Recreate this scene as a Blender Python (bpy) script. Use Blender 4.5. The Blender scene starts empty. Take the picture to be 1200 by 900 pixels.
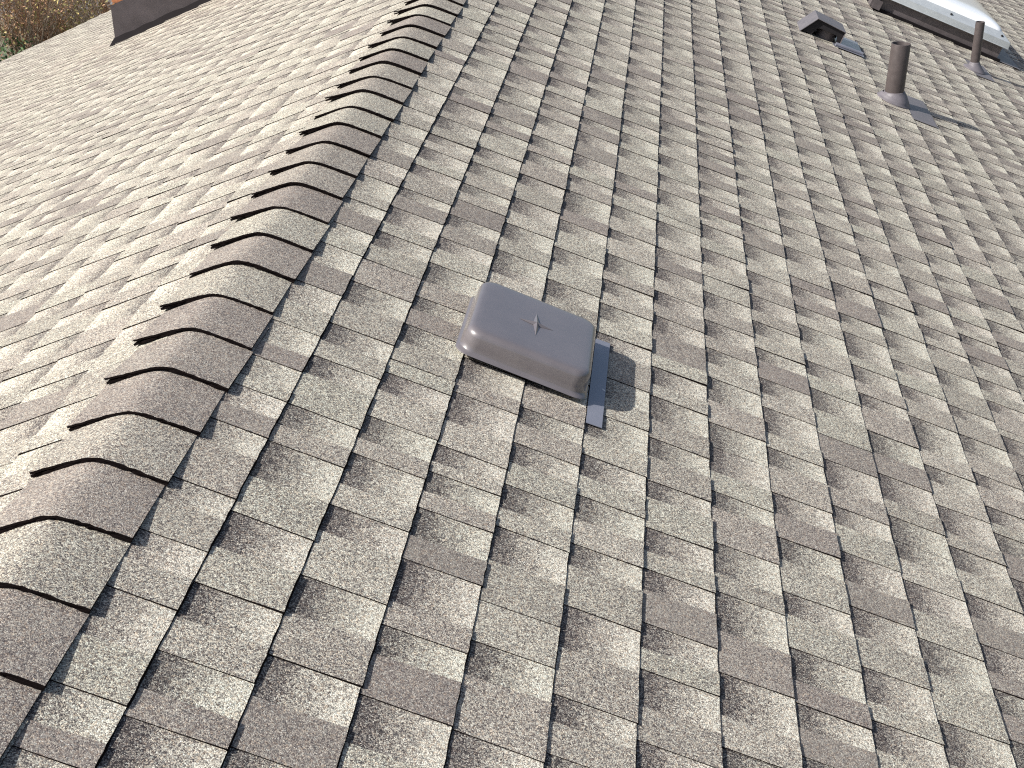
import bpy, math, random
import numpy as np
from mathutils import Matrix, Vector

random.seed(11)
scene = bpy.context.scene
COL = scene.collection

# ------------------------------------------------------------------ camera
F_PX = 1718.15
CAMR = ((0.99469, 0.10005, -0.0242), (0.02247, -0.44042, -0.89751), (-0.10045, 0.8922, -0.44033))
CAMC = Vector((0.89772, 0.0, 1.12433))
cd = bpy.data.cameras.new('camera')
cam = bpy.data.objects.new('camera', cd)
COL.objects.link(cam)
rx, ry, rz = [Vector(r).normalized() for r in CAMR]
m = Matrix.Identity(4)
for i in range(3):
    m[i][0] = rx[i]; m[i][1] = -ry[i]; m[i][2] = -rz[i]; m[i][3] = CAMC[i]
cam.matrix_world = m
cd.sensor_width = 36.0
cd.lens = F_PX / 1200 * 36
cd.clip_start = 0.05
cd.clip_end = 2000
scene.camera = cam

# ------------------------------------------------------------------ sky and sun
PIT = math.radians(22.62)
SP, CP = math.sin(PIT), math.cos(PIT)
SUN = Vector((1.461, 0.60, -1.693)).normalized()          # the way the light travels
sel = math.asin(-SUN.z)
to = -SUN
world = bpy.data.worlds.new('World')
scene.world = world
world.use_nodes = True
wn = world.node_tree.nodes
wl = world.node_tree.links
bg = wn['Background']
skyt = wn.new('ShaderNodeTexSky')
skyt.sky_type = 'NISHITA'
skyt.sun_disc = False
skyt.sun_elevation = sel
skyt.sun_rotation = math.atan2(to.x, to.y)
skyt.air_density = 1.0
skyt.dust_density = 3.0
skyt.ozone_density = 0.5
wl.new(skyt.outputs[0], bg.inputs[0])
bg.inputs[1].default_value = 0.088
sd = bpy.data.lights.new('sun', 'SUN')
sd.energy = 5.0
sd.angle = math.radians(0.55)
sd.color = (1.0, 0.972, 0.915)
so = bpy.data.objects.new('sun', sd)
COL.objects.link(so)
so.rotation_euler = SUN.to_track_quat('-Z', 'Y').to_euler()
so.location = (-6, -3, 8)
scene.view_settings.view_transform = 'Standard'
scene.view_settings.look = 'None'
scene.view_settings.gamma = 1
scene.view_settings.exposure = 0.44
scene.cycles.filter_width = 1.15
scene.cycles.use_denoising = False

# ------------------------------------------------------------------ helpers
def frame(side):
    """slope frame: x runs down the slope from the ridge, z stands off it"""
    if side > 0:
        X, Y, Z = (CP, 0, -SP), (0, 1, 0), (SP, 0, CP)
    else:
        X, Y, Z = (-CP, 0, -SP), (0, -1, 0), (-SP, 0, CP)
    M = Matrix.Identity(4)
    for i in range(3):
        M[i][0] = X[i]; M[i][1] = Y[i]; M[i][2] = Z[i]
    return M
FR = {1: frame(1), -1: frame(-1)}

def on_slope(side, s, y, h=0.0):
    return FR[side] @ Matrix.Translation((s, side * y, h))

class MB:
    """collects faces with a material slot, a tone colour and uv per corner"""
    def __init__(self):
        self.v = []; self.f = []; self.m = []; self.c = []; self.u = []
    def face(self, pts, mat=0, col=None, uv=None):
        n = len(self.v)
        self.v.extend(pts)
        self.f.append(tuple(range(n, n + len(pts))))
        self.m.append(mat)
        self.c.append(col or (0.5, 0, 0, 0.5))
        self.u.append(uv or [(0, 0)] * len(pts))
    def idx(self, verts, faces, mat=0, col=None):
        n = len(self.v)
        self.v.extend(verts)
        for f in faces:
            self.f.append(tuple(n + i for i in f)); self.m.append(mat)
            self.c.append(col or (0.5, 0, 0, 0.5)); self.u.append([(0, 0)] * len(f))
    def box(self, x0, x1, y0, y1, z0, z1, mat=0):
        v = [(x, y, z) for x in (x0, x1) for y in (y0, y1) for z in (z0, z1)]
        self.idx(v, [(0, 1, 3, 2), (4, 6, 7, 5), (0, 4, 5, 1), (2, 3, 7, 6), (0, 2, 6, 4), (1, 5, 7, 3)], mat)
    def tube(self, p0, p1, r0, r1, n=20, mat=0, cap0=False, cap1=False):
        p0, p1 = Vector(p0), Vector(p1)
        d = (p1 - p0).normalized()
        a = d.orthogonal().normalized(); b = d.cross(a)
        vs = []
        for p, r in ((p0, r0), (p1, r1)):
            for k in range(n):
                t = 2 * math.pi * k / n
                vs.append(tuple(p + a * (r * math.cos(t)) + b * (r * math.sin(t))))
        fs = [(k, (k + 1) % n, n + (k + 1) % n, n + k) for k in range(n)]
        if cap0: fs.append(tuple(range(n))[::-1])
        if cap1: fs.append(tuple(range(n, 2 * n)))
        self.idx(vs, fs, mat)
    def lathe(self, prof, n=32, mat=0, close=True):
        vs = []; fs = []
        for r, z in prof:
            for k in range(n):
                t = 2 * math.pi * k / n
                vs.append((r * math.cos(t), r * math.sin(t), z))
        for i in range(len(prof) - 1):
            for k in range(n):
                k2 = (k + 1) % n
                fs.append((i * n + k, i * n + k2, (i + 1) * n + k2, (i + 1) * n + k))
        self.idx(vs, fs, mat)
    def mesh(self, name, mats, smooth=False, attrs=False):
        me = bpy.data.meshes.new(name)
        me.from_pydata(self.v, [], self.f)
        for q in mats: me.materials.append(q)
        me.polygons.foreach_set('material_index', self.m)
        if attrs:
            ca = me.color_attributes.new('tone', 'FLOAT_COLOR', 'CORNER')
            ul = me.uv_layers.new(name='UVMap')
            cc = []; uu = []
            for f, c, u in zip(self.f, self.c, self.u):
                for k in range(len(f)):
                    cc.extend(c); uu.extend(u[k])
            ca.data.foreach_set('color', cc)
            ul.data.foreach_set('uv', uu)
        if smooth:
            me.polygons.foreach_set('use_smooth', [True] * len(me.polygons))
        me.update()
        return me
    def obj(self, name, mats, parent=None, world=None, smooth=False, attrs=False, weld=False):
        me = self.mesh(name, mats, smooth, attrs)
        if weld:
            import bmesh
            bm = bmesh.new(); bm.from_mesh(me)
            bmesh.ops.remove_doubles(bm, verts=bm.verts, dist=1e-5)
            bmesh.ops.recalc_face_normals(bm, faces=bm.faces)
            bm.to_mesh(me); bm.free()
        return link(name, me, parent, world)

def link(name, me, parent=None, world=None):
    o = bpy.data.objects.new(name, me)
    COL.objects.link(o)
    if parent is not None: o.parent = parent
    if world is not None:
        o.matrix_basis = world
    return o

def tag(o, label=None, cat=None, group=None, kind=None):
    if label: o['label'] = label
    if cat: o['category'] = cat
    if group: o['group'] = group
    if kind: o['kind'] = kind
    return o

def thing(name, label, cat, world=None, group=None):
    o = bpy.data.objects.new(name, None)
    o.empty_display_size = 0.1
    COL.objects.link(o)
    if world is not None: o.matrix_basis = world
    return tag(o, label, cat, group)

def autosmooth(o, deg=35):
    me = o.data
    me.polygons.foreach_set('use_smooth', [True] * len(me.polygons))
    try:
        me.set_sharp_from_angle(angle=math.radians(deg))
    except Exception:
        pass

# ------------------------------------------------------------------ materials
def new_mat(name):
    mt = bpy.data.materials.new(name)
    mt.use_nodes = True
    nt = mt.node_tree
    return mt, nt, nt.nodes, nt.links, nt.nodes['Principled BSDF']

def math_node(nt, op, a, b=None, clamp=False):
    n = nt.nodes.new('ShaderNodeMath'); n.operation = op; n.use_clamp = clamp
    for i, x in enumerate((a, b)):
        if x is None: continue
        if isinstance(x, (int, float)): n.inputs[i].default_value = x
        else: nt.links.new(x, n.inputs[i])
    return n.outputs[0]

def ramp(nt, fac, stops, interp='LINEAR'):
    n = nt.nodes.new('ShaderNodeValToRGB')
    n.color_ramp.interpolation = interp
    e = n.color_ramp.elements
    while len(e) < len(stops): e.new(0.5)
    for i, (p, c) in enumerate(stops):
        e[i].position = p
        e[i].color = (c, c, c, 1) if isinstance(c, (int, float)) else (*c, 1)
    nt.links.new(fac, n.inputs[0])
    return n.outputs[0]

def mix(nt, fac, a, b, mode='MIX'):
    n = nt.nodes.new('ShaderNodeMix'); n.data_type = 'RGBA'; n.blend_type = mode
    if isinstance(fac, (int, float)): n.inputs[0].default_value = fac
    else: nt.links.new(fac, n.inputs[0])
    for i, x in ((6, a), (7, b)):
        if isinstance(x, tuple): n.inputs[i].default_value = (*x, 1)
        else: nt.links.new(x, n.inputs[i])
    return n.outputs[2]

def granule_material():
    mt, nt, N, L, P = new_mat('asphalt_granules')
    geo = N.new('ShaderNodeNewGeometry')
    pos = geo.outputs['Position']
    at = N.new('ShaderNodeAttribute'); at.attribute_name = 'tone'
    sep = N.new('ShaderNodeSeparateColor'); L.new(at.outputs['Color'], sep.inputs[0])
    bias, gap, flat, hue = sep.outputs[0], sep.outputs[1], sep.outputs[2], at.outputs['Alpha']
    uv = N.new('ShaderNodeUVMap'); uv.uv_map = 'UVMap'
    su = N.new('ShaderNodeSeparateXYZ'); L.new(uv.outputs[0], su.inputs[0])
    t = su.outputs[1]
    def vor(scale, rnd=1.0):
        v = N.new('ShaderNodeTexVoronoi'); v.inputs['Scale'].default_value = scale
        v.inputs['Randomness'].default_value = rnd
        L.new(pos, v.inputs['Vector'])
        s = N.new('ShaderNodeSeparateColor'); L.new(v.outputs['Color'], s.inputs[0])
        return v, s
    v1, c1 = vor(640)
    v2, c2 = vor(330)
    def noise(scale, detail=3, rough=0.6):
        n = N.new('ShaderNodeTexNoise'); n.inputs['Scale'].default_value = scale
        n.inputs['Detail'].default_value = detail; n.inputs['Roughness'].default_value = rough
        L.new(pos, n.inputs['Vector']); return n.outputs['Fac']
    blot = noise(75, 3, 0.7)
    cloud = noise(9, 3, 0.6)
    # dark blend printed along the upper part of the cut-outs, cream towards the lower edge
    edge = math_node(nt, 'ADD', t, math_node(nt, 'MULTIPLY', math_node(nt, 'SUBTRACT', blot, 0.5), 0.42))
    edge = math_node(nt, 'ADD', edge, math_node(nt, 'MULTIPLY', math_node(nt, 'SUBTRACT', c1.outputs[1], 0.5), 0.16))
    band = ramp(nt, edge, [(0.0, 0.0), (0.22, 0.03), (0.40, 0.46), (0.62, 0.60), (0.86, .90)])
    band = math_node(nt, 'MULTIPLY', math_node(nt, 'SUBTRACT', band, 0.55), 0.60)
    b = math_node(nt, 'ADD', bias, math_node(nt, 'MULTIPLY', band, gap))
    # each granule its own shade
    g = math_node(nt, 'MULTIPLY', math_node(nt, 'SUBTRACT', c1.outputs[0], 0.5), 0.70)
    g2 = math_node(nt, 'MULTIPLY', math_node(nt, 'SUBTRACT', c2.outputs[0], 0.5), 0.36)
    g = math_node(nt, 'ADD', g, g2)
    keep = math_node(nt, 'SUBTRACT', 1.0, math_node(nt, 'MULTIPLY', flat, 0.58))
    g = math_node(nt, 'MULTIPLY', g, keep)
    b = math_node(nt, 'ADD', b, g)
    b = math_node(nt, 'ADD', b, math_node(nt, 'MULTIPLY', math_node(nt, 'SUBTRACT', blot, 0.5), 0.16))
    b = math_node(nt, 'ADD', b, math_node(nt, 'MULTIPLY', math_node(nt, 'SUBTRACT', cloud, 0.5), 0.12))
    col = ramp(nt, b, [(0.0, (.028, .023, .025)), (0.22, (.085, .073, .072)), (0.42, (.215, .188, .170)),
                       (0.6, (.370, .338, .290)), (0.8, (.58, .54, .45)), (1.0, (.86, .82, .71))])
    speck = math_node(nt, 'GREATER_THAN', c1.outputs[1], 0.945)
    col = mix(nt, math_node(nt, 'MULTIPLY', speck, 0.45), col, (.85, .82, .74))
    dk = math_node(nt, 'LESS_THAN', c2.outputs[1], 0.05)
    col = mix(nt, math_node(nt, 'MULTIPLY', dk, 0.5), col, (.05, .045, .045))
    cool = mix(nt, 0.55, col, (0.955, 1.0, 0.935), 'MULTIPLY')
    warm = mix(nt, 0.60, col, (1.0, 0.955, 0.95), 'MULTIPLY')
    col = mix(nt, hue, warm, cool)
    # odd tinted granules
    tint = ramp(nt, c2.outputs[2], [(0.0, (1.0, .86, .76)), (0.3, (1, 1, 1)), (0.7, (1, 1, 1)), (1.0, (.86, .95, 1.0))])
    col = mix(nt, 0.7, col, tint, 'MULTIPLY')
    L.new(col, P.inputs['Base Color'])
    P.inputs['Roughness'].default_value = 0.86
    P.inputs['Specular IOR Level'].default_value = 0.35
    bp = N.new('ShaderNodeBump'); bp.inputs['Strength'].default_value = 0.55
    bp.inputs['Distance'].default_value = 0.0012
    hgt = math_node(nt, 'SUBTRACT', c1.outputs[2], math_node(nt, 'MULTIPLY', v1.outputs['Distance'], 0.8))
    L.new(hgt, bp.inputs['Height'])
    L.new(bp.outputs[0], P.inputs['Normal'])
    return mt

def plain(name, col, rough=0.6, metal=0.0, spec=0.5, var=0.0, scale=30, bump=0.0, col2=None, coat=0.0, bscale=None):
    mt, nt, N, L, P = new_mat(name)
    P.inputs['Roughness'].default_value = rough
    P.inputs['Metallic'].default_value = metal
    P.inputs['Specular IOR Level'].default_value = spec
    P.inputs['Coat Weight'].default_value = coat
    P.inputs['Coat Roughness'].default_value = .18
    P.inputs['Base Color'].default_value = (*col, 1)
    if var or bump:
        tc = N.new('ShaderNodeTexCoord')
        n = N.new('ShaderNodeTexNoise'); n.inputs['Scale'].default_value = scale
        n.inputs['Detail'].default_value = 6; n.inputs['Roughness'].default_value = 0.65
        L.new(tc.outputs['Object'], n.inputs['Vector'])
        if var:
            c2 = col2 or tuple(min(1, c * (1 + var)) for c in col)
            c1 = tuple(c * (1 - var) for c in col) if not col2 else col
            L.new(ramp(nt, n.outputs['Fac'], [(0.3, c1), (0.7, c2)]), P.inputs['Base Color'])
            L.new(ramp(nt, n.outputs['Fac'], [(0.2, max(0, rough - 0.08)), (0.8, min(1, rough + 0.12))]), P.inputs['Roughness'])
        if bump:
            n2 = N.new('ShaderNodeTexNoise'); n2.inputs['Scale'].default_value = bscale or scale * 2
            n2.inputs['Detail'].default_value = 4
            L.new(tc.outputs['Object'], n2.inputs['Vector'])
            bp = N.new('ShaderNodeBump'); bp.inputs['Strength'].default_value = bump
            bp.inputs['Distance'].default_value = 0.004
            L.new(n2.outputs['Fac'], bp.inputs['Height']); L.new(bp.outputs[0], P.inputs['Normal'])
    return mt

M_GRAN = granule_material()
M_EDGE = plain('asphalt_edge_and_shade_line', (.010, .007, .007), .95, spec=.04, var=.5, scale=400)
M_DECK = plain('roofing_felt', (.03, .03, .03), .9, var=.3)
M_HOOD = plain('brown_painted_metal', (.142, .127, .133), .34, coat=1.0, spec=.6, var=.10, scale=9, bump=.05, bscale=30)
M_FLASH = plain('blue_grey_painted_flashing', (.21, .215, .255), .36, coat=.6, metal=.2, var=.12, scale=14, bump=.08)
M_FLASHB = plain('brown_grey_flashing', (.155, .142, .150), .42, metal=.15, var=.15, scale=14, bump=.1)
M_PIPE = plain('brown_plastic_pipe', (.074, .060, .058), .45, var=.16, scale=25, bump=.06)
M_RUBBER = plain('grey_rubber_boot', (.15, .137, .15), .5, var=.12, scale=40)
M_DARK = plain('dark_interior', (.012, .012, .013), .8)
M_ALU = plain('mill_aluminium', (.50, .53, .545), .45, metal=.35, var=.06, scale=20)
M_DOME = plain('milky_acrylic', (.86, .88, .90), .12, spec=.6, coat=.4)
M_CURB = plain('brown_curb_metal', (.115, .098, .100), .42, metal=.1, var=.25, scale=12, bump=.1)
M_TAR_SHADE = plain('black_tar_and_shade', (.010, .008, .009), .9, spec=.15, var=.3, scale=60, bump=.3)  # tar at the chimney, painted shade under the skylight curb
M_SHEETM = plain('dark_chimney_flashing', (.072, .061, .066), .5, metal=.15, var=.28, scale=5, bump=.15)
M_BRICK = [plain('orange_brick', c, .85, var=.22, scale=35, bump=.5) for c in ((.50, .21, .075), (.56, .28, .10), (.42, .16, .07), (.60, .34, .14))]
M_MORTAR = plain('pale_mortar', (.52, .47, .42), .9, var=.15, scale=60, bump=.3)
M_TRIM = plain('white_trim_paint', (.75, .74, .71), .5, var=.05)
M_SIDING = plain('beige_siding', (.52, .47, .39), .7, var=.06)
M_CONC = plain('grey_concrete_cap', (.36, .35, .33), .85, var=.15, bump=.3)

# ------------------------------------------------------------------ the house and its roof
E = 0.143                     # exposure of a course
S1 = {1: 0.2302, -1: 0.2130}  # down-slope distance of the first visible butt
Y0, Y1 = -2.2, 15.45
NC = {1: 37, -1: 50}

house = thing('house', 'house under a grey-brown asphalt shingle gable roof with a capped ridge', 'house')

def project(P):
    d = Vector(P) - CAMC
    z = rz.dot(d)
    if z < 0.05: return None
    return (600 + F_PX * rx.dot(d) / z, 450 + F_PX * ry.dot(d) / z, z)

def cell_list(rng):
    """cut-outs and teeth along one metre of shingle: (y0, y1, is_tooth)"""
    out = []
    y = 0.0
    tooth = rng.random() < 0.5
    while y < 1.0 - 1e-6:
        if tooth: w = rng.choice((.062, .078, .092, .105, .130)) * rng.uniform(.92, 1.08)
        else: w = rng.choice((.066, .078, .090, .104, .120)) * rng.uniform(.92, 1.08)
        if 1.0 - (y + w) < 0.035: w = 1.0 - y
        out.append((y, y + w, tooth))
        y += w; tooth = not tooth
    return out

def tooth_tone(rng, side=1):
    r = rng.random()
    if r < (.24 if side > 0 else .14):                                   # even taupe
        return (rng.uniform(.42, .465), 0, rng.uniform(.6, 1), rng.uniform(0, .45))
    if r < .55:
        return (rng.uniform(.49, .53), 0, rng.uniform(.1, .4), rng.uniform(.1, .8))
    return (rng.uniform(.535, .58), 0, rng.uniform(0, .2), rng.uniform(.3, 1))

BH0, BH1 = 0.0002, 0.0040     # base sheet height at the top and at the butt
TH = 0.0022                   # the tooth laminated on top of it

def tooth_mesh(mb, y0, y1, tone, rng, lift, side, e=E):
    """one laminated tab in slope coordinates; mb in shingle-local space"""
    a = rng.uniform(-.0022, .0022); b = rng.uniform(-.0022, .0022)
    tp = rng.uniform(0, .003)
    ya0, ya1 = y0 + tp, y1 - tp                   # top
    yb0, yb1 = y0 + a, y1 + b                     # butt
    n = 4
    s0 = -0.022
    jit = [rng.uniform(-.0011, .0011) for _ in range(n + 1)]
    hz0, hz1 = BH0 + TH - .0012, BH1 + TH + lift
    top = []; but = []
    mids = []
    for k in range(n + 1):
        f = k / n
        top.append((s0, ya0 + (ya1 - ya0) * f, hz0))
        mids.append((e * .55, (ya0 + yb0) / 2 + ((ya1 - ya0) + (yb1 - yb0)) / 2 * f + (rng.uniform(-.0007, .0007) if k in (0, n) else 0), hz0 + (hz1 - hz0) * .52 + rng.uniform(-.0002, .0002)))
        but.append((e + jit[k], yb0 + (yb1 - yb0) * f + (rng.uniform(-.0008, .0008) if 0 < k < n else 0), hz1 + rng.uniform(-.0003, .0003)))
    if side > 0: order = lambda q: q
    else: order = lambda q: q
    v = top + mids + but
    low = [(p[0] + rng.uniform(.0012, .0034), p[1], BH1 - .0016) for p in but]  # black foot flared past the butt, deepens the shadow line in colour
    sl = [(s0, y0, BH0 - .001), (e * .55, (y0 + yb0) / 2, BH0), (e, yb0, BH1 - .0012)]
    sr = [(s0, y1, BH0 - .001), (e * .55, (y1 + yb1) / 2, BH0), (e, yb1, BH1 - .0012)]
    for k in range(n):
        mb.face([v[k], v[k + n + 1], v[k + n + 2], v[k + 1]], 0, tone, [(0, 0), (0, .5), (0, .5), (0, 0)])
        mb.face([v[k + n + 1], v[k + 2 * n + 2], v[k + 2 * n + 3], v[k + n + 2]], 0, tone, [(0, .5), (0, 1), (0, 1), (0, .5)])
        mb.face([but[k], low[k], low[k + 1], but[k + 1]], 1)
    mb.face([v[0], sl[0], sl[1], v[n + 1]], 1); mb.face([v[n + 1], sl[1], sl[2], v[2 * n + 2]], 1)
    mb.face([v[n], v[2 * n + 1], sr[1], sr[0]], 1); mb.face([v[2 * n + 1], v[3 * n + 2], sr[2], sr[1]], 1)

def base_mesh(mb, cells, ycut0, ycut1, rng, gapk, e=E):
    for (y0, y1, tooth) in cells:
        y0 = max(y0, ycut0); y1 = min(y1, ycut1)
        if y1 - y0 < .004: continue
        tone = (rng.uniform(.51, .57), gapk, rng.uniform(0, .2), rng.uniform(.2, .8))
        n = 1 if tooth else 3
        j = [rng.uniform(-.0009, .0009) for _ in range(n + 1)]
        jj = [rng.uniform(.0012, .0032) for _ in range(n + 1)]  # black lip reach, paints a darker shadow line along the butt
        for k in range(n):
            a = y0 + (y1 - y0) * k / n; b = y0 + (y1 - y0) * (k + 1) / n
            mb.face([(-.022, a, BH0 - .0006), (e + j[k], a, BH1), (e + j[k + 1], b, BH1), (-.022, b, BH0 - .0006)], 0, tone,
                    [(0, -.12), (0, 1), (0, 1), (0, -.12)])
            ja, jb = jj[k], jj[k + 1]
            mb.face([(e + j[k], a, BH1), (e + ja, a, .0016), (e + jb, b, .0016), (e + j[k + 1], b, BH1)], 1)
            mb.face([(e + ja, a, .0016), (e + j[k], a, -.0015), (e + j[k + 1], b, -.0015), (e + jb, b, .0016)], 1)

# gather every strip first, then decide which show largest
strips = []
for side in (1, -1):
    for k in range(1, NC[side] + 1):
        rng = random.Random(1000 * k + (7 if side > 0 else 3))
        off = (k * 0.37 + rng.uniform(-.05, .05)) % 1.0
        y = Y0 - off
        while y < Y1:
            strips.append(dict(side=side, k=k, y=y, a=max(y, Y0), b=min(y + 1.0, Y1), seed=rng.random()))
            y += 1.0
holes = []     # (side, s, y, r): nothing to cut, boots stand over the shingles
items = []
for st in strips:
    rng = random.Random(st['seed'])
    st['cells'] = cell_list(rng)
    s_top = S1[st['side']] + (st['k'] - 2) * E
    st['s'] = s_top + rng.uniform(-.0009, .0009)
    st['rng'] = rng
    def px_area(ya, yb):
        pts = []
        for s in (s_top, s_top + E):
            for yy in (ya, yb):
                p = project(FR[st['side']] @ Vector((s, st['side'] * yy, 0)))
                if p is None: return 0
                pts.append(p)
        cx = sum(p[0] for p in pts) / 4; cy = sum(p[1] for p in pts) / 4
        if not (-60 < cx < 1260 and -40 < cy < 960): return 0
        inside = sum(1 for p in pts if -5 < p[0] < 1205 and -5 < p[1] < 905)
        if inside == 0: return 0
        (x0, y0, _), (x1, y1, _), (x2, y2, _), (x3, y3, _) = pts
        return abs((x3 - x0) * (y2 - y1) - (y3 - y0) * (x2 - x1)) / 2 * (.5 + .125 * inside)
    st['area'] = 0
    tt = []
    for i, (c0, c1, tooth) in enumerate(st['cells']):
        wa, wb = max(st['y'] + c0, st['a']), min(st['y'] + c1, st['b'])
        if wb - wa < .01: continue
        ar = px_area(wa, wb)
        st['area'] += ar
        if tooth: tt.append((ar, st, i))
    items += tt
strips.sort(key=lambda q: -q['area'])
near = {id(q) for q in strips[:300] if q['area'] > 0}
items = [q for q in items if id(q[1]) in near and q[0] > 0]
items.sort(key=lambda q: -q[0])
near_teeth = {(id(st), i) for ar, st, i in items[:300]}

field = MB()
for st in strips:
    side = st['side']; rng = st['rng']
    W = on_slope(side, st['s'], 0, 0)
    if side > 0: y_loc = lambda y: y
    # local y runs with the frame: world y times side
    def flip(mb, start):
        if side < 0:
            for q in range(start, len(mb.v)):
                v = mb.v[q]; mb.v[q] = (v[0], -v[1], v[2])
    body = MB()
    yo = st['y']
    yoff = .0008
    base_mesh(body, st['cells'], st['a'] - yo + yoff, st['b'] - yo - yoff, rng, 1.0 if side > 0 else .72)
    tabs = []
    strip_lift = rng.uniform(-.0004, .0006)
    for i, (c0, c1, tooth) in enumerate(st['cells']):
        if not tooth: continue
        a = max(c0, st['a'] - yo + yoff); b = min(c1, st['b'] - yo - yoff)
        if b - a < .012: continue
        tone = tooth_tone(rng, side)
        lift = strip_lift + rng.uniform(-.0003, .0009) + (rng.uniform(.001, .0022) if rng.random() < .08 else 0)
        mb = MB() if (id(st), i) in near_teeth else body
        tooth_mesh(mb, a, b, tone, rng, max(lift, -.0003), side)
        if mb is not body: tabs.append(mb)
    flip(body, 0)
    for t in tabs: flip(t, 0)
    origin = W @ Matrix.Translation((0, side * yo, 0))
    if id(st) in near:
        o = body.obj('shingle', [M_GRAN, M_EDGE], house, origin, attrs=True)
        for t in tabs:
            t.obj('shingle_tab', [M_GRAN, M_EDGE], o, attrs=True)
    else:
        n = len(field.v)
        field.v += [tuple(origin @ Vector(v)) for v in body.v]
        field.f += [tuple(n + q for q in f) for f in body.f]
        field.m += body.m; field.c += body.c; field.u += body.u
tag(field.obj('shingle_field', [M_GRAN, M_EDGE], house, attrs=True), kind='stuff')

# deck, gable wall, trim under the shingles
sR = S1[1] + (NC[1] - 1) * E; sL = S1[-1] + (NC[-1] - 1) * E
for side, sm in ((1, sR), (-1, sL)):
    mb = MB()
    a, b = sorted((side * (Y0 + .004), side * (Y1 - .004)))
    mb.box(0.035, sm - .012, a, b, -.020, -.0024)
    mb.obj('roof_deck', [M_DECK], house, on_slope(side, 0, 0))
    mb = MB()
    a, b = sorted((side * (Y1 - .03), side * (Y1 + .012)))
    mb.box(0.002, sm, a, b, -.20, -.0215)
    mb.obj('rake_board', [M_TRIM], house, on_slope(side, 0, 0))
    mb = MB()
    a, b = sorted((side * (Y0), side * (Y1)))
    mb.box(sm - .01, sm + .015, a, b, -.17, -.0215)
    mb.obj('fascia_board', [M_TRIM], house, on_slope(side, 0, 0))
GZ = -6.5
mb = MB()
xl, xr = -(sL - .4) * CP, (sR - .4) * CP
tz = math.tan(PIT)
for yy in (Y0 + .35, Y1 - .35):
    pts = [(xl, GZ), (xr, GZ), (xr, -xr * tz - .04), (0, -.04), (xl, xl * tz - .04)]
    mb.face([(x, yy, z) for x, z in pts])
for x in (xl, xr):
    z = -abs(x) * tz - .04
    mb.face([(x, Y0 + .35, GZ), (x, Y1 - .35, GZ), (x, Y1 - .35, z), (x, Y0 + .35, z)])
mb.obj('wall', [M_SIDING], house)

# ------------------------------------------------------------------ ridge caps
def cap_mesh(rng):
    """a folded cap shingle: butt at local y = 0 (towards the camera), tail at y = 0.30; ridge line along y"""
    mb = MB()
    wl_, wr = .117 + rng.uniform(-.004, .004), .1235 + rng.uniform(-.002, .002)
    c = .026 + rng.uniform(-.004, .005)
    NX = 26
    us = [-wl_ + (wl_ + wr) * k / (NX - 1) for k in range(NX)]
    ys = [0.0, .05, .12, .1737, .29]
    liftl = rng.choice((.003, .005, .006, .008, .012)); liftr = rng.uniform(0, .001)
    split = rng.uniform(.2, 1.0)
    rsplit = rng.choice((0, 0, .4, 1.0))
    tone = rng.choice(((.47, 0, .7, .15), (.50, 0, .4, .35), (.53, 0, .2, .7), (.52, 0, .25, .5), (.55, 0, .1, .8), (.46, 0, .7, .05)))
    tone = (tone[0] + rng.uniform(-.05, .005), 0, tone[2], tone[3])
    def surf(u, y, h):
        x = u * CP
        z = -math.sqrt(x * x + c * c * CP * CP) * tz
        # stand-off along the local normal
        nx = u / math.sqrt(u * u + c * c) * SP; nz = math.sqrt(1 - nx * nx)
        f = 1 - min(y / .20, 1)
        l = 0
        if u < -.02: l = liftl * ((-u - .02) / (wl_ - .02)) ** 1.6 * f ** 2
        if u > .02: l = liftr * ((u - .02) / (wr - .02)) * f
        hh = h + l
        return (x + nx * hh, y, z + nz * hh)
    def hbase(y): return .0132 - .0088 * min(y / .1737, 1.0) - .0015 * max(0, y - .1737) / .12
    ej = [rng.uniform(-.0018, .0018) for _ in range(NX)]
    lj = rng.uniform(-.004, .004)
    T1, T2 = .0042, .0046
    # two laminated sheets
    for lay, (top, bot, mt) in enumerate(((0, -T1, 0), (-T1 - .0004, -T1 - T2, 1))):
        def spl(u):                               # the lower sheet droops away at the ragged left end
            if lay == 1 and u > .03: return -.0022 * rsplit * (u - .03) / .09
            if lay == 0 or u > -.045: return 0
            return -.0048 * split * ((-u - .045) / (wl_ - .045)) ** 1.3
        T = []; B = []
        for j, y in enumerate(ys):
            rowt = []; rowb = []
            for i, u in enumerate(us):
                uu = u
                if lay == 1 and i == 0: uu += rng.uniform(-.005, .001)
                yy = y + (ej[i] * (1.0 if lay == 0 else -1.2) + lj * (u / .12) if j == 0 else 0) + (.0012 * lay if j == 0 else 0)
                d = spl(u) * (1 - min(y / .15, 1))
                h = hbase(y)
                rowt.append(surf(uu, yy, h + top + d)); rowb.append(surf(uu, yy, h + bot + d))
            T.append(rowt); B.append(rowb)
        for j in range(len(ys) - 1):
            for i in range(NX - 1):
                mb.face([T[j][i], T[j][i + 1], T[j + 1][i + 1], T[j + 1][i]], mt, tone, [(0, .5)] * 4)
        for i in range(NX - 1):
            mb.face([T[0][i + 1], T[0][i], B[0][i], B[0][i + 1]], 1)
            mb.face([B[0][i + 1], B[0][i], B[1][i], B[1][i + 1]], 1)
        for j in range(len(ys) - 1):
            mb.face([T[j][0], T[j + 1][0], B[j + 1][0], B[j][0]], 1)
            mb.face([T[j + 1][-1], T[j][-1], B[j][-1], B[j + 1][-1]], 1)
    return mb

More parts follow.
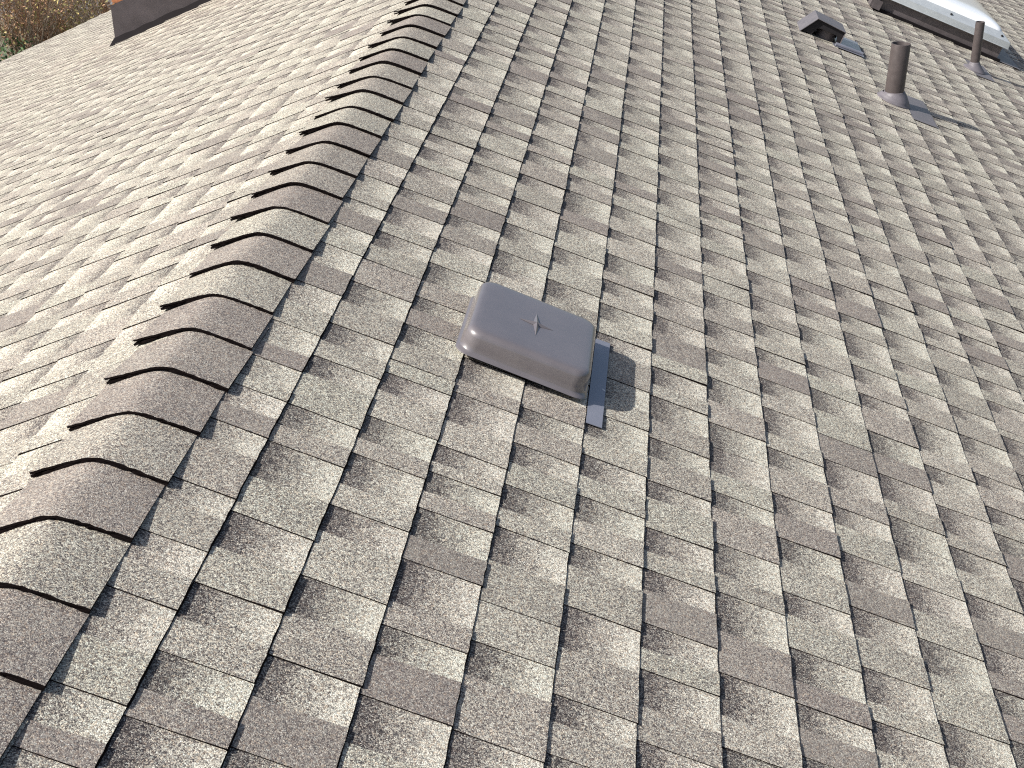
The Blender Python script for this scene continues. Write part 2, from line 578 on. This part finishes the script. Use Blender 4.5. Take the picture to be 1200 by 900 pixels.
n0 = math.ceil((Y0 - 1.445) / .1737)
n = n0
while True:
    y = 1.445 + .1737 * n
    if y > Y1 - .12: break
    rng = random.Random(500 + n)
    mb = cap_mesh(rng)
    Wc = Matrix.Translation((rng.uniform(-.002, .002), y + rng.uniform(-.006, .006), 0)) @ Matrix.Rotation(rng.uniform(-.022, .022), 4, 'Z')
    o = mb.obj('ridge_cap_shingle', [M_GRAN, M_EDGE], house, Wc, attrs=True, weld=False)
    import bmesh
    bm = bmesh.new(); bm.from_mesh(o.data)
    bmesh.ops.remove_doubles(bm, verts=bm.verts, dist=1e-6)
    bm.to_mesh(o.data); bm.free()
    autosmooth(o, 40)
    n += 1

# ------------------------------------------------------------------ low hooded vent
def rrect(cx, cy, hx, hy, r, n=7):
    pts = []
    for (sx, sy, a0) in ((1, 1, 0), (-1, 1, 90), (-1, -1, 180), (1, -1, 270)):
        for k in range(n):
            a = math.radians(a0 + 90 * k / (n - 1))
            pts.append((cx + sx * (hx - r) + r * math.cos(a), cy + sy * (hy - r) + r * math.sin(a)))
    return pts

def loft(mb, rings, cap=True, mat=0):
    n = len(rings[0]); vs = [p for r in rings for p in r]; fs = []
    for i in range(len(rings) - 1):
        for k in range(n):
            k2 = (k + 1) % n
            fs.append((i * n + k, i * n + k2, (i + 1) * n + k2, (i + 1) * n + k))
    if cap: fs.append(tuple(range((len(rings) - 1) * n, len(rings) * n)))
    mb.idx(vs, fs, mat)

def seg(side, s):  # index of course and height factor
    return s

vent = thing('hooded_roof_vent', 'low brown-grey hooded roof vent with an embossed star on its lid, alone mid-slope', 'roof vent', on_slope(1, .645, 2.944, 0))
mb = MB()
rings = []
prof = [(.000, .0200, .030), (.0015, .0180, .030), (-.0005, .0205, .030), (-.0045, .0235, .032), (-.0062, .0270, .034),
        (-.0066, .0400, .036), (-.0072, .0600, .036), (-.0090, .0670, .035), (-.0122, .0718, .033), (-.0165, .0747, .030), (-.0220, .0762, .026), (-.033, .0768, .022), (-.060, .0772, .016)]
for d, h, r in prof:
    rings.append([(x, y, h * .94) for x, y in rrect(0, 0, .150 + d, .155 + d, max(.008, r))])
loft(mb, rings)
# inner lining, so that the hood has thickness
inn = [[(x, y, h) for x, y in rrect(0, 0, .1470 + d, .1520 + d, .03)] for d, h in ((0, .0175), (-.016, .024), (-.022, .045), (-.04, .060))]
loft(mb, inn, mat=1)
o = mb.obj('hood', [M_HOOD, M_DARK], vent, weld=False); autosmooth(o, 50)
# embossed four-pointed star
mb = MB()
zc = .0776 * .94
pts = []
for k in range(8):
    a = math.radians(45 * k)
    L_ = .0095
    if k in (0, 4): L_ = .040
    if k in (2, 6): L_ = .056
    pts.append((L_ * math.cos(a), L_ * math.sin(a), zc))
mb.idx(pts + [(0, 0, zc + .0060)], [(k, (k + 1) % 8, 8) for k in range(8)])
o = mb.obj('embossed_star', [M_HOOD], vent, Matrix.Rotation(math.radians(4), 4, 'Z'))
mb = MB(); mb.box(-.10, .10, -.11, .11, .001, .045)
mb.obj('throat', [M_DARK], vent)
mb = MB()
# flange: lies on the course below the butt at s = .802
s_b = .8045 - .645
v = []
for (x, h) in ((s_b, .0052), (s_b + .036, .0070)):
    for y in (2.722 - 2.944, 3.148 - 2.944):
        v += [(x, y, h), (x, y, h - .0012)]
mb.idx(v, [(0, 4, 6, 2), (1, 3, 7, 5), (0, 1, 5, 4), (2, 6, 7, 3), (4, 5, 7, 6), (0, 2, 3, 1)])
mb.obj('flange', [M_FLASH], vent)
mb = MB()
mb.box(.145, .1485, .085, .108, .006, .036); mb.tube((.1485, .092, .012), (.1505, .092, .012), .0022, .0022, 8, 1, cap1=True)
mb.tube((.1485, .092, .022), (.1505, .092, .022), .0022, .0022, 8, 1, cap1=True)
mb.obj('bracket', [M_HOOD, M_DARK], vent)
mb = MB(); mb.idx([(.187, -.045, .0068), (.195, -.052, .0068), (.196, -.049, .0072), (.189, -.042, .0072)], [(0, 1, 2, 3)])
mb.obj('paint_chip', [M_TRIM], vent)

# ------------------------------------------------------------------ vent pipes
def vent_pipe(name, label, s, y, r, top, boot_r, plate, tilt, spread, low, collar=True):
    base = FR[1] @ Vector((s, y, 0))
    t = thing(name, label, 'vent pipe', Matrix.Translation(base), group='vent pipes')
    axis = Vector((math.sin(math.radians(tilt)), 0, math.cos(math.radians(tilt))))
    rot = axis.to_track_quat('Z', 'Y').to_matrix().to_4x4()
    mb = MB()
    mb.lathe([(r, -.03), (r, top), (r * .99, top + .001), (r - .004, top + .001), (r - .005, top - .001), (r - .005, top - .12)], 40)
    mb.tube((0, 0, top - .12), (0, 0, top - .119), r - .004, r - .004, 24, 1, cap1=True)
    o = mb.obj('pipe', [M_PIPE, M_DARK], t, rot); autosmooth(o, 40)
    # boot: cone from the slope up to a collar round the pipe
    SR = FR[1].to_3x3().to_4x4()
    mb = MB(); n = 40; rings = []
    inv = SR.inverted()
    def ring_slope(rad, h):
        return [Vector((rad * math.cos(2 * math.pi * k / n), rad * math.sin(2 * math.pi * k / n), h)) for k in range(n)]
    def ring_pipe(rad, z):
        ax = axis
        return [inv @ (axis * z + Vector((rad * math.cos(2 * math.pi * k / n + 0), rad * math.sin(2 * math.pi * k / n), 0))) for k in range(n)]
    rs = [ring_slope(boot_r, .004), ring_slope(boot_r, .010), ring_slope(boot_r * .93, .014)]
    if collar:
        rs += [ring_slope(boot_r * .90, .019), ring_slope(boot_r * .80, .030)]
    rs += [ring_pipe(r * 1.32, low * .72), ring_pipe(r * 1.12, low * .95), ring_pipe(r * 1.10, low), ring_pipe(r * .99, low + .002)]
    loft(mb, [[tuple(p) for p in q] for q in rs], cap=False)
    o = mb.obj('boot', [M_RUBBER], t, SR); autosmooth(o, 45)
    mb = MB()
    s0, s1_, ya, yb = plate
    v = []
    for (x, h) in ((s0 - s, .0052), (s1_ - s, .0095)):
        for yy in (ya - y, yb - y):
            v += [(x, yy, h), (x, yy, h - .0014)]
    mb.idx(v, [(0, 4, 6, 2), (1, 3, 7, 5), (0, 1, 5, 4), (2, 6, 7, 3), (4, 5, 7, 6), (0, 2, 3, 1)])
    mb.obj('base_flashing', [M_FLASHB], t, SR)
    return t
vent_pipe('vent_pipe', 'tall wide brown vent pipe in a round rubber boot, nearer of the two', 2.160, 7.155, .0455, .285, .088,
          (2.2345, 2.362, 6.95, 7.42), 2.8, 0, .052)
vent_pipe('vent_pipe', 'short thin brown vent pipe beside the skylight, farther of the two', 2.965, 9.00, .0270, .292, .072,
          (2.949, 3.075, 8.86, 9.25), 1.2, 0, .052, False)

# ------------------------------------------------------------------ box-shaped exhaust cap
ex = thing('exhaust_cap', 'small dark peaked exhaust cap with an open side showing a round duct', 'roof vent', on_slope(1, 1.86, 7.95, 0))
D0, D1 = 0.0, .20
prof = [(-.135, .004), (-.072, .100), (.095, .088), (.095, .020)]
mb = MB()
th = .003
def skin(mb, a, b, y0, y1, out=.0, mat=0):
    (x0, z0), (x1, z1) = a, b
    d = Vector((x1 - x0, z1 - z0)).normalized(); nrm = Vector((d.y, -d.x))
    p = [(x0, z0), (x1, z1), (x1 + nrm.x * th, z1 + nrm.y * th), (x0 + nrm.x * th, z0 + nrm.y * th)]
    v = [(q[0], y, q[1]) for y in (y0, y1) for q in p]
    mb.idx(v, [(0, 1, 2, 3), (7, 6, 5, 4), (0, 4, 5, 1), (1, 5, 6, 2), (2, 6, 7, 3), (3, 7, 4, 0)], mat)
for a, b, nm in ((prof[0], prof[1], 'upper_panel'), (prof[1], prof[2], 'top_panel'), (prof[2], prof[3], 'lower_panel')):
    mb = MB(); skin(mb, a, b, -.012, D1)
    mb.obj(nm, [M_FLASHB], ex)
# side cheeks, the near one with a cut-out
mb = MB()
def cheek(mb, y, hole):
    if hole:
        polys = [[(-.128, .010), (-.070, .097), (-.050, .096), (-.050, .050), (-.058, .034), (-.068, .010)],
                 [(-.050, .096), (.092, .085), (.092, .056), (.060, .052), (.010, .054), (-.035, .054), (-.050, .050)],
                 [(.060, .052), (.092, .056), (.092, .020), (.072, .016), (.066, .036)]]
    else:
        polys = [[(-.128, .010), (-.070, .097), (.092, .085), (.092, .010)]]
    for q in polys:
        mb.face([(x, y, z) for x, z in q]); mb.face([(x, y + .002, z) for x, z in q][::-1])
cheek(mb, 0.0, True)
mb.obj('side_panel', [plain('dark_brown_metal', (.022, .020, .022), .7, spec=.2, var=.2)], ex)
mb = MB(); cheek(mb, D1 - .004, False)
mb.obj('side_panel', [M_CURB], ex)
mb = MB(); mb.lathe([(.052, .0), (.052, .050), (.049, .052), (.047, .05), (.047, .0)], 28)
o = mb.obj('duct_collar', [M_CURB], ex, Matrix.Translation((.015, .085, 0))); autosmooth(o)
mb = MB(); mb.box(-.09, .088, .148, .152, .012, .055)
mb.obj('baffle', [M_DARK], ex)
mb = MB()
v = []
for (x, h) in ((.060, .0075), (.235, .0125)):
    for yy in (-.04, .30):
        v += [(x, yy, h), (x, yy, h - .0015)]
mb.idx(v, [(0, 4, 6, 2), (1, 3, 7, 5), (0, 1, 5, 4), (2, 6, 7, 3), (4, 5, 7, 6), (0, 2, 3, 1)])
mb.tube((.07, -.02, .015), (.228, -.005, .018), .010, .009, 10, cap0=True, cap1=True)
mb.obj('base_flashing', [M_FLASH], ex)

# ------------------------------------------------------------------ skylight
sk = thing('skylight', 'curb-mounted skylight with a milky dome in a bare aluminium frame', 'skylight', on_slope(1, 2.40, 9.70, 0))
LW, LY = .86, 1.25
mb = MB(); mb.box(0, LW, 0, LY, .0, .102)
mb.obj('curb', [M_CURB], sk)
mb = MB()
mb.box(-.02, LW + .02, -.022, -.001, .003, .022); mb.box(-.03, -.001, -.02, LY, .004, .03)  # black strips standing in for the shadow at the curb's foot
mb.obj('curb_shadow_strip', [M_TAR_SHADE], sk)
mb = MB()
v = []
for (x, h) in ((LW + .002, .010), (LW + .17, .0125)):
    for yy in (-.01, LY + .1):
        v += [(x, yy, h), (x, yy, h - .0015)]
mb.idx(v, [(0, 4, 6, 2), (1, 3, 7, 5), (0, 1, 5, 4), (2, 6, 7, 3), (4, 5, 7, 6), (0, 2, 3, 1)])
mb.obj('apron_flashing', [M_FLASHB], sk)
mb = MB(); mb.box(-.05, -.002, -.035, .06, .02, .10); mb.box(-.035, .02, -.04, -.023, .012, .07)
mb.obj('corner_flashing', [M_CURB], sk)
mb = MB()
def rrk(o_, h, r):
    return [(x, y, h) for x, y in rrect(LW / 2, LY / 2, LW / 2 + o_, LY / 2 + o_, r, 4)]
loft(mb, [rrk(.002, .098, .002), rrk(.030, .098, .006), rrk(.032, .101, .006), rrk(.030, .104, .006), rrk(.026, .140, .006), rrk(.020, .143, .006),
          rrk(-.030, .172, .010), rrk(-.034, .175, .010), rrk(-.048, .176, .012), rrk(-.05, .15, .012)], cap=False)
o = mb.obj('frame', [M_ALU], sk); autosmooth(o, 25)
scr = None
me = None
for (x, y) in [(.10, 0), (.46, 0), (.82, 0)]:
    m2 = MB(); m2.tube((0, 0, 0), (0, 0, .006), .009, .007, 10, cap1=True)
    if me is None: me = m2.mesh('screw', [M_DARK])
    link('screw', me, sk, Matrix.Translation((x, .004, .157)) @ Matrix.Rotation(math.radians(28), 4, 'X'))
mb = MB()
rg = []
for i in range(9):
    f = i / 8
    o_ = -.034 - .20 * (1 - math.cos(f * math.pi / 2))
    rg.append(rrk(o_, .172 + .055 * math.sin(f * math.pi / 2), .04 + .06 * f))
loft(mb, rg)
o = mb.obj('dome', [M_DOME], sk); autosmooth(o, 60)

# ------------------------------------------------------------------ brick chimney
XL, XR = -3.37 * CP, -2.20 * CP
YF, YB = 10.40, 11.15
ch = thing('chimney', 'orange brick chimney with dark metal flashing at its foot', 'chimney', Matrix.Translation((0, 0, 0)))
mb = MB(); mb.box(XL + .012, XR - .012, YF + .012, YB - .012, XL * tz - .25, .55)
mb.obj('mortar_core', [M_MORTAR], ch)
bl, bh, bd = .205, .060, .09
gapm = .011
bmesh_cache = []
for q in range(4):
    b_ = MB()
    rg_ = random.Random(q)
    jj = lambda a: a + rg_.uniform(-.0015, .0015)
    b_.box(jj(-bl / 2), jj(bl / 2), -.012, .012, -bh / 2, bh / 2)
    bmesh_cache.append(b_.mesh('brick', [M_BRICK[q]]))
    b_ = MB(); b_.box(-.045, .045, -.012, .012, -bh / 2, bh / 2)
    bmesh_cache.append(b_.mesh('brick', [M_BRICK[q]]))
cnt = 0
rb = random.Random(5)
z = .55 - bh / 2
row = 0
while z > -1.30 and cnt < 285:
    for face in range(2):
        if face == 0: u0, u1 = XL, XR
        else: u0, u1 = YF, YB
        u = u0 + (.0 if row % 2 == face else .0)
        first = (row + face) % 2
        while u < u1 - .05:
            w = .09 if first else bl
            first = 0
            if u + w > u1 + .002:
                w = .09
                if u + w > u1 + .02: break
            uc = u + w / 2
            ok = z - .05 > (-abs(uc if face == 0 else XL) * tz)
            if ok:
                mi = rb.randrange(4) * 2 + (1 if w < .1 else 0)
                if face == 0: Wb = Matrix.Translation((uc, YF + .010 + rb.uniform(-.002, .002), z))
                else: Wb = Matrix.Translation((XL + .010, uc, z)) @ Matrix.Rotation(math.pi / 2, 4, 'Z')
                link('brick', bmesh_cache[mi], ch, Wb); cnt += 1
            u += w + gapm
    z -= bh + gapm; row += 1
mb = MB(); mb.box(XL - .05, XR + .05, YF - .05, YB + .05, .55, .64)
mb.obj('cap', [M_CONC], ch)
# sheet flashing follows the slope on the near face
FH = .275
def zroof(x): return -abs(x) * tz
mb = MB()
n = 14
yo = YF - .010
top = []; bot = []
rf = random.Random(3)
for k in range(n + 1):
    x = XL - .012 + (XR - XL + .012) * k / n
    top.append((x, yo - .001 + rf.uniform(-.0015, .0015), zroof(x) + FH + .003))
    bot.append((x, yo - .006 + rf.uniform(-.002, .002), zroof(x) + .022))
bk = [(p[0], yo + .004, p[2]) for p in top]
for k in range(n):
    mb.face([bot[k], bot[k + 1], top[k + 1], top[k]])
    mb.face([top[k], top[k + 1], bk[k + 1], bk[k]])
# left return
mb.face([bot[0], top[0], (top[0][0], YB, top[0][2]), (bot[0][0], YB, bot[0][2])])
o = mb.obj('flashing', [M_SHEETM], ch); autosmooth(o, 20)
mb = MB()
A = []; B = []; Cc = []; Dd = []
for k in range(n + 1):
    x = XL - .020 + (XR - XL + .03) * k / n
    w = rf.uniform(.9, 1.15)
    A.append((x, yo - .004, zroof(x) + .045 * w)); B.append((x, yo - .030 * w, zroof(x) + .020 * w))
    Cc.append((x, yo - .052 * w, zroof(x) + .004)); Dd.append((x, yo, zroof(x) - .002))
for k in range(n):
    for p, q in ((A, B), (B, Cc)):
        mb.face([q[k], q[k + 1], p[k + 1], p[k]])
mb.face([A[0], B[0], Cc[0], Dd[0]])
mb.idx([A[0], B[0], Cc[0], (A[0][0] - .03, yo - .045, zroof(A[0][0] - .03) + .006)], [(0, 3, 1), (1, 3, 2)])
o = mb.obj('tar_fillet', [M_TAR_SHADE], ch)

# ------------------------------------------------------------------ ground beyond the house
def ground_mat():
    mt, nt, N, L, P = new_mat('leafy_ground')
    geo = N.new('ShaderNodeNewGeometry')
    def noise(s, d=6):
        n = N.new('ShaderNodeTexNoise'); n.inputs['Scale'].default_value = s; n.inputs['Detail'].default_value = d
        n.inputs['Roughness'].default_value = .7
        L.new(geo.outputs['Position'], n.inputs['Vector']); return n.outputs['Fac']
    c1 = ramp(nt, noise(3.0), [(.3, (.10, .085, .06)), (.5, (.17, .145, .11)), (.7, (.25, .22, .175))])
    c2 = ramp(nt, noise(.5), [(.35, (.09, .11, .04)), (.65, (.20, .17, .12))])
    L.new(mix(nt, .45, c1, c2), P.inputs['Base Color'])
    P.inputs['Roughness'].default_value = .95
    bp = N.new('ShaderNodeBump'); bp.inputs['Strength'].default_value = .6; bp.inputs['Distance'].default_value = .05
    L.new(noise(14), bp.inputs['Height']); L.new(bp.outputs[0], P.inputs['Normal'])
    return mt
mb = MB()
G = 24
for i in range(G):
    for j in range(G):
        def gp(a, b):
            x = -500 + 1000 * a / G; y = -500 + 1000 * b / G
            return (x, y, GZ)
        mb.face([gp(i, j), gp(i + 1, j), gp(i + 1, j + 1), gp(i, j + 1)])
tag(mb.obj('ground', [ground_mat()]), kind='structure')
mb = MB()
mb.face([(-40, 33.5, GZ + .006), (30, 38.5, GZ + .006), (30, 46, GZ + .006), (-40, 41, GZ + .006)])
tag(mb.obj('road', [plain('worn_asphalt_road', (.17, .165, .165), .9, var=.25, scale=1.2, bump=.3, bscale=40)]), kind='structure')

# ------------------------------------------------------------------ bare shrubs and trees beyond the rake
M_BARK = [plain('grey_brown_bark', (.27, .215, .165), .9, var=.35, scale=8), plain('orange_brown_twigs', (.30, .17, .09), .85, var=.3, scale=6),
          plain('dark_bark', (.035, .028, .024), .9, var=.3, scale=8), plain('pale_bark', (.36, .31, .27), .85, var=.3, scale=8)]
def leaf_mat(name, a, b):
    mt, nt, N, L, P = new_mat(name)
    oi = N.new('ShaderNodeNewGeometry')
    L.new(ramp(nt, oi.outputs['Random Per Island'], [(0, a), (1, b)]), P.inputs['Base Color'])
    P.inputs['Roughness'].default_value = .7
    return mt
M_LEAF = {'rust': leaf_mat('rust_leaves', (.28, .13, .065), (.58, .36, .20)),
          'olive': leaf_mat('olive_yellow_leaves', (.20, .18, .05), (.50, .40, .15)),
          'green': leaf_mat('dark_green_leaves', (.02, .05, .015), (.06, .12, .03))}

def woody(name, label, cat, x, y, h, nstem, spread, bark, twig, leaf, nleaf, lsize, seed, trunk_r=.05, group=None, depth=4):
    rg = random.Random(seed)
    t = thing(name, label, cat, Matrix.Translation((x, y, GZ)), group)
    W = MB(); T = MB(); LF = MB()
    tips = []
    def branch(p, d, ln, r, lev):
        segs = 4 if lev == 0 else 3
        for q in range(segs):
            d2 = (d + Vector((rg.uniform(-1, 1), rg.uniform(-1, 1), rg.uniform(-.5, .9))) * (.10 + .05 * lev)).normalized()
            p2 = p + d2 * ln / segs
            r2 = r * (.84 if lev else .88)
            (W if lev < 2 else T).tube(p, p2, r, r2, 6 if lev < 2 else 3)
            if lev < depth and (lev > 0 or q > 0):
                for _ in range(2 if lev < 3 else 2):
                    a = Vector((rg.uniform(-1, 1), rg.uniform(-1, 1), rg.uniform(-.1, 1.0))).normalized()
                    nd = (d2 * .9 + a * spread).normalized()
                    branch(p2, nd, ln * rg.uniform(.42, .62), r2 * .5, lev + 1)
            if lev >= depth - 1: tips.append(Vector(p2))
            p, d, r = p2, d2, r2
    for sidx in range(nstem):
        a = rg.uniform(0, 2 * math.pi)
        b = Vector((math.cos(a) * .12 * nstem ** .5, math.sin(a) * .12 * nstem ** .5, -.05))
        d = Vector((math.cos(a) * .18, math.sin(a) * .18, 1)).normalized()
        branch(b, d, h * rg.uniform(.55, .75), trunk_r * rg.uniform(.7, 1.1), 0)
    W.obj('trunk', [bark], t, smooth=True)
    T.obj('twigs', [twig], t)
    if leaf:
        for _ in range(nleaf):
            c = rg.choice(tips) + Vector((rg.gauss(0, .10), rg.gauss(0, .10), rg.gauss(0, .10)))
            u = Vector((rg.uniform(-1, 1), rg.uniform(-1, 1), rg.uniform(-1, 1))).normalized()
            w = u.orthogonal().normalized()
            s = lsize * rg.uniform(.6, 1.3)
            LF.face([tuple(c - u * s), tuple(c + w * s * .5), tuple(c + u * s), tuple(c - w * s * .5)])
        LF.obj('foliage', [leaf], t)
    return t
gb = 'bare shrubs and trees beyond the roof'
woody('bare_shrub', 'rust-brown twiggy shrub at the far left, beyond the roof edge', 'shrub', -11.2, 25.6, 3.0, 12, .75, M_BARK[0], M_BARK[1], M_LEAF['rust'], 4200, .030, 1, .035, gb)
woody('bare_shrub', 'pale-stemmed rusty shrub just right of the leftmost one', 'shrub', -10.45, 26.6, 2.9, 10, .7, M_BARK[3], M_BARK[1], M_LEAF['rust'], 2000, .03, 2, .03, gb)
woody('bare_shrub', 'yellow-olive leafed shrub in the middle of the thicket beyond the roof', 'shrub', -10.1, 25.8, 2.8, 10, .8, M_BARK[0], M_BARK[0], M_LEAF['olive'], 1700, .032, 3, .03, gb)
woody('bare_shrub', 'sparse olive shrub nearest the chimney beyond the roof', 'shrub', -9.0, 26.6, 1.7, 5, .8, M_BARK[2], M_BARK[0], M_LEAF['olive'], 1500, .03, 4, .03, gb)
woody('bare_tree', 'dark-limbed leafless tree leaning over the road left of the chimney', 'tree', -10.4, 29.6, 6.5, 2, .9, M_BARK[2], M_BARK[2], None, 0, 0, 5, .10, gb, depth=3)
woody('evergreen_shrub', 'small dark green shrub at the lower left by the roof edge', 'shrub', -10.6, 23.9, 1.75, 6, .6, M_BARK[2], M_BARK[2], M_LEAF['green'], 3000, .04, 6, .03, None, depth=3)
woody('bare_shrub', 'tall rusty bush standing behind the others at the back left', 'shrub', -13.2, 29.5, 3.2, 8, .8, M_BARK[0], M_BARK[1], M_LEAF['rust'], 3500, .04, 7, .04, gb)
woody('bare_shrub', 'brown bush behind the yellow-olive one beyond the roof', 'shrub', -13.0, 31.0, 2.9, 7, .8, M_BARK[0], M_BARK[0], M_LEAF['olive'], 1800, .04, 8, .04, gb)
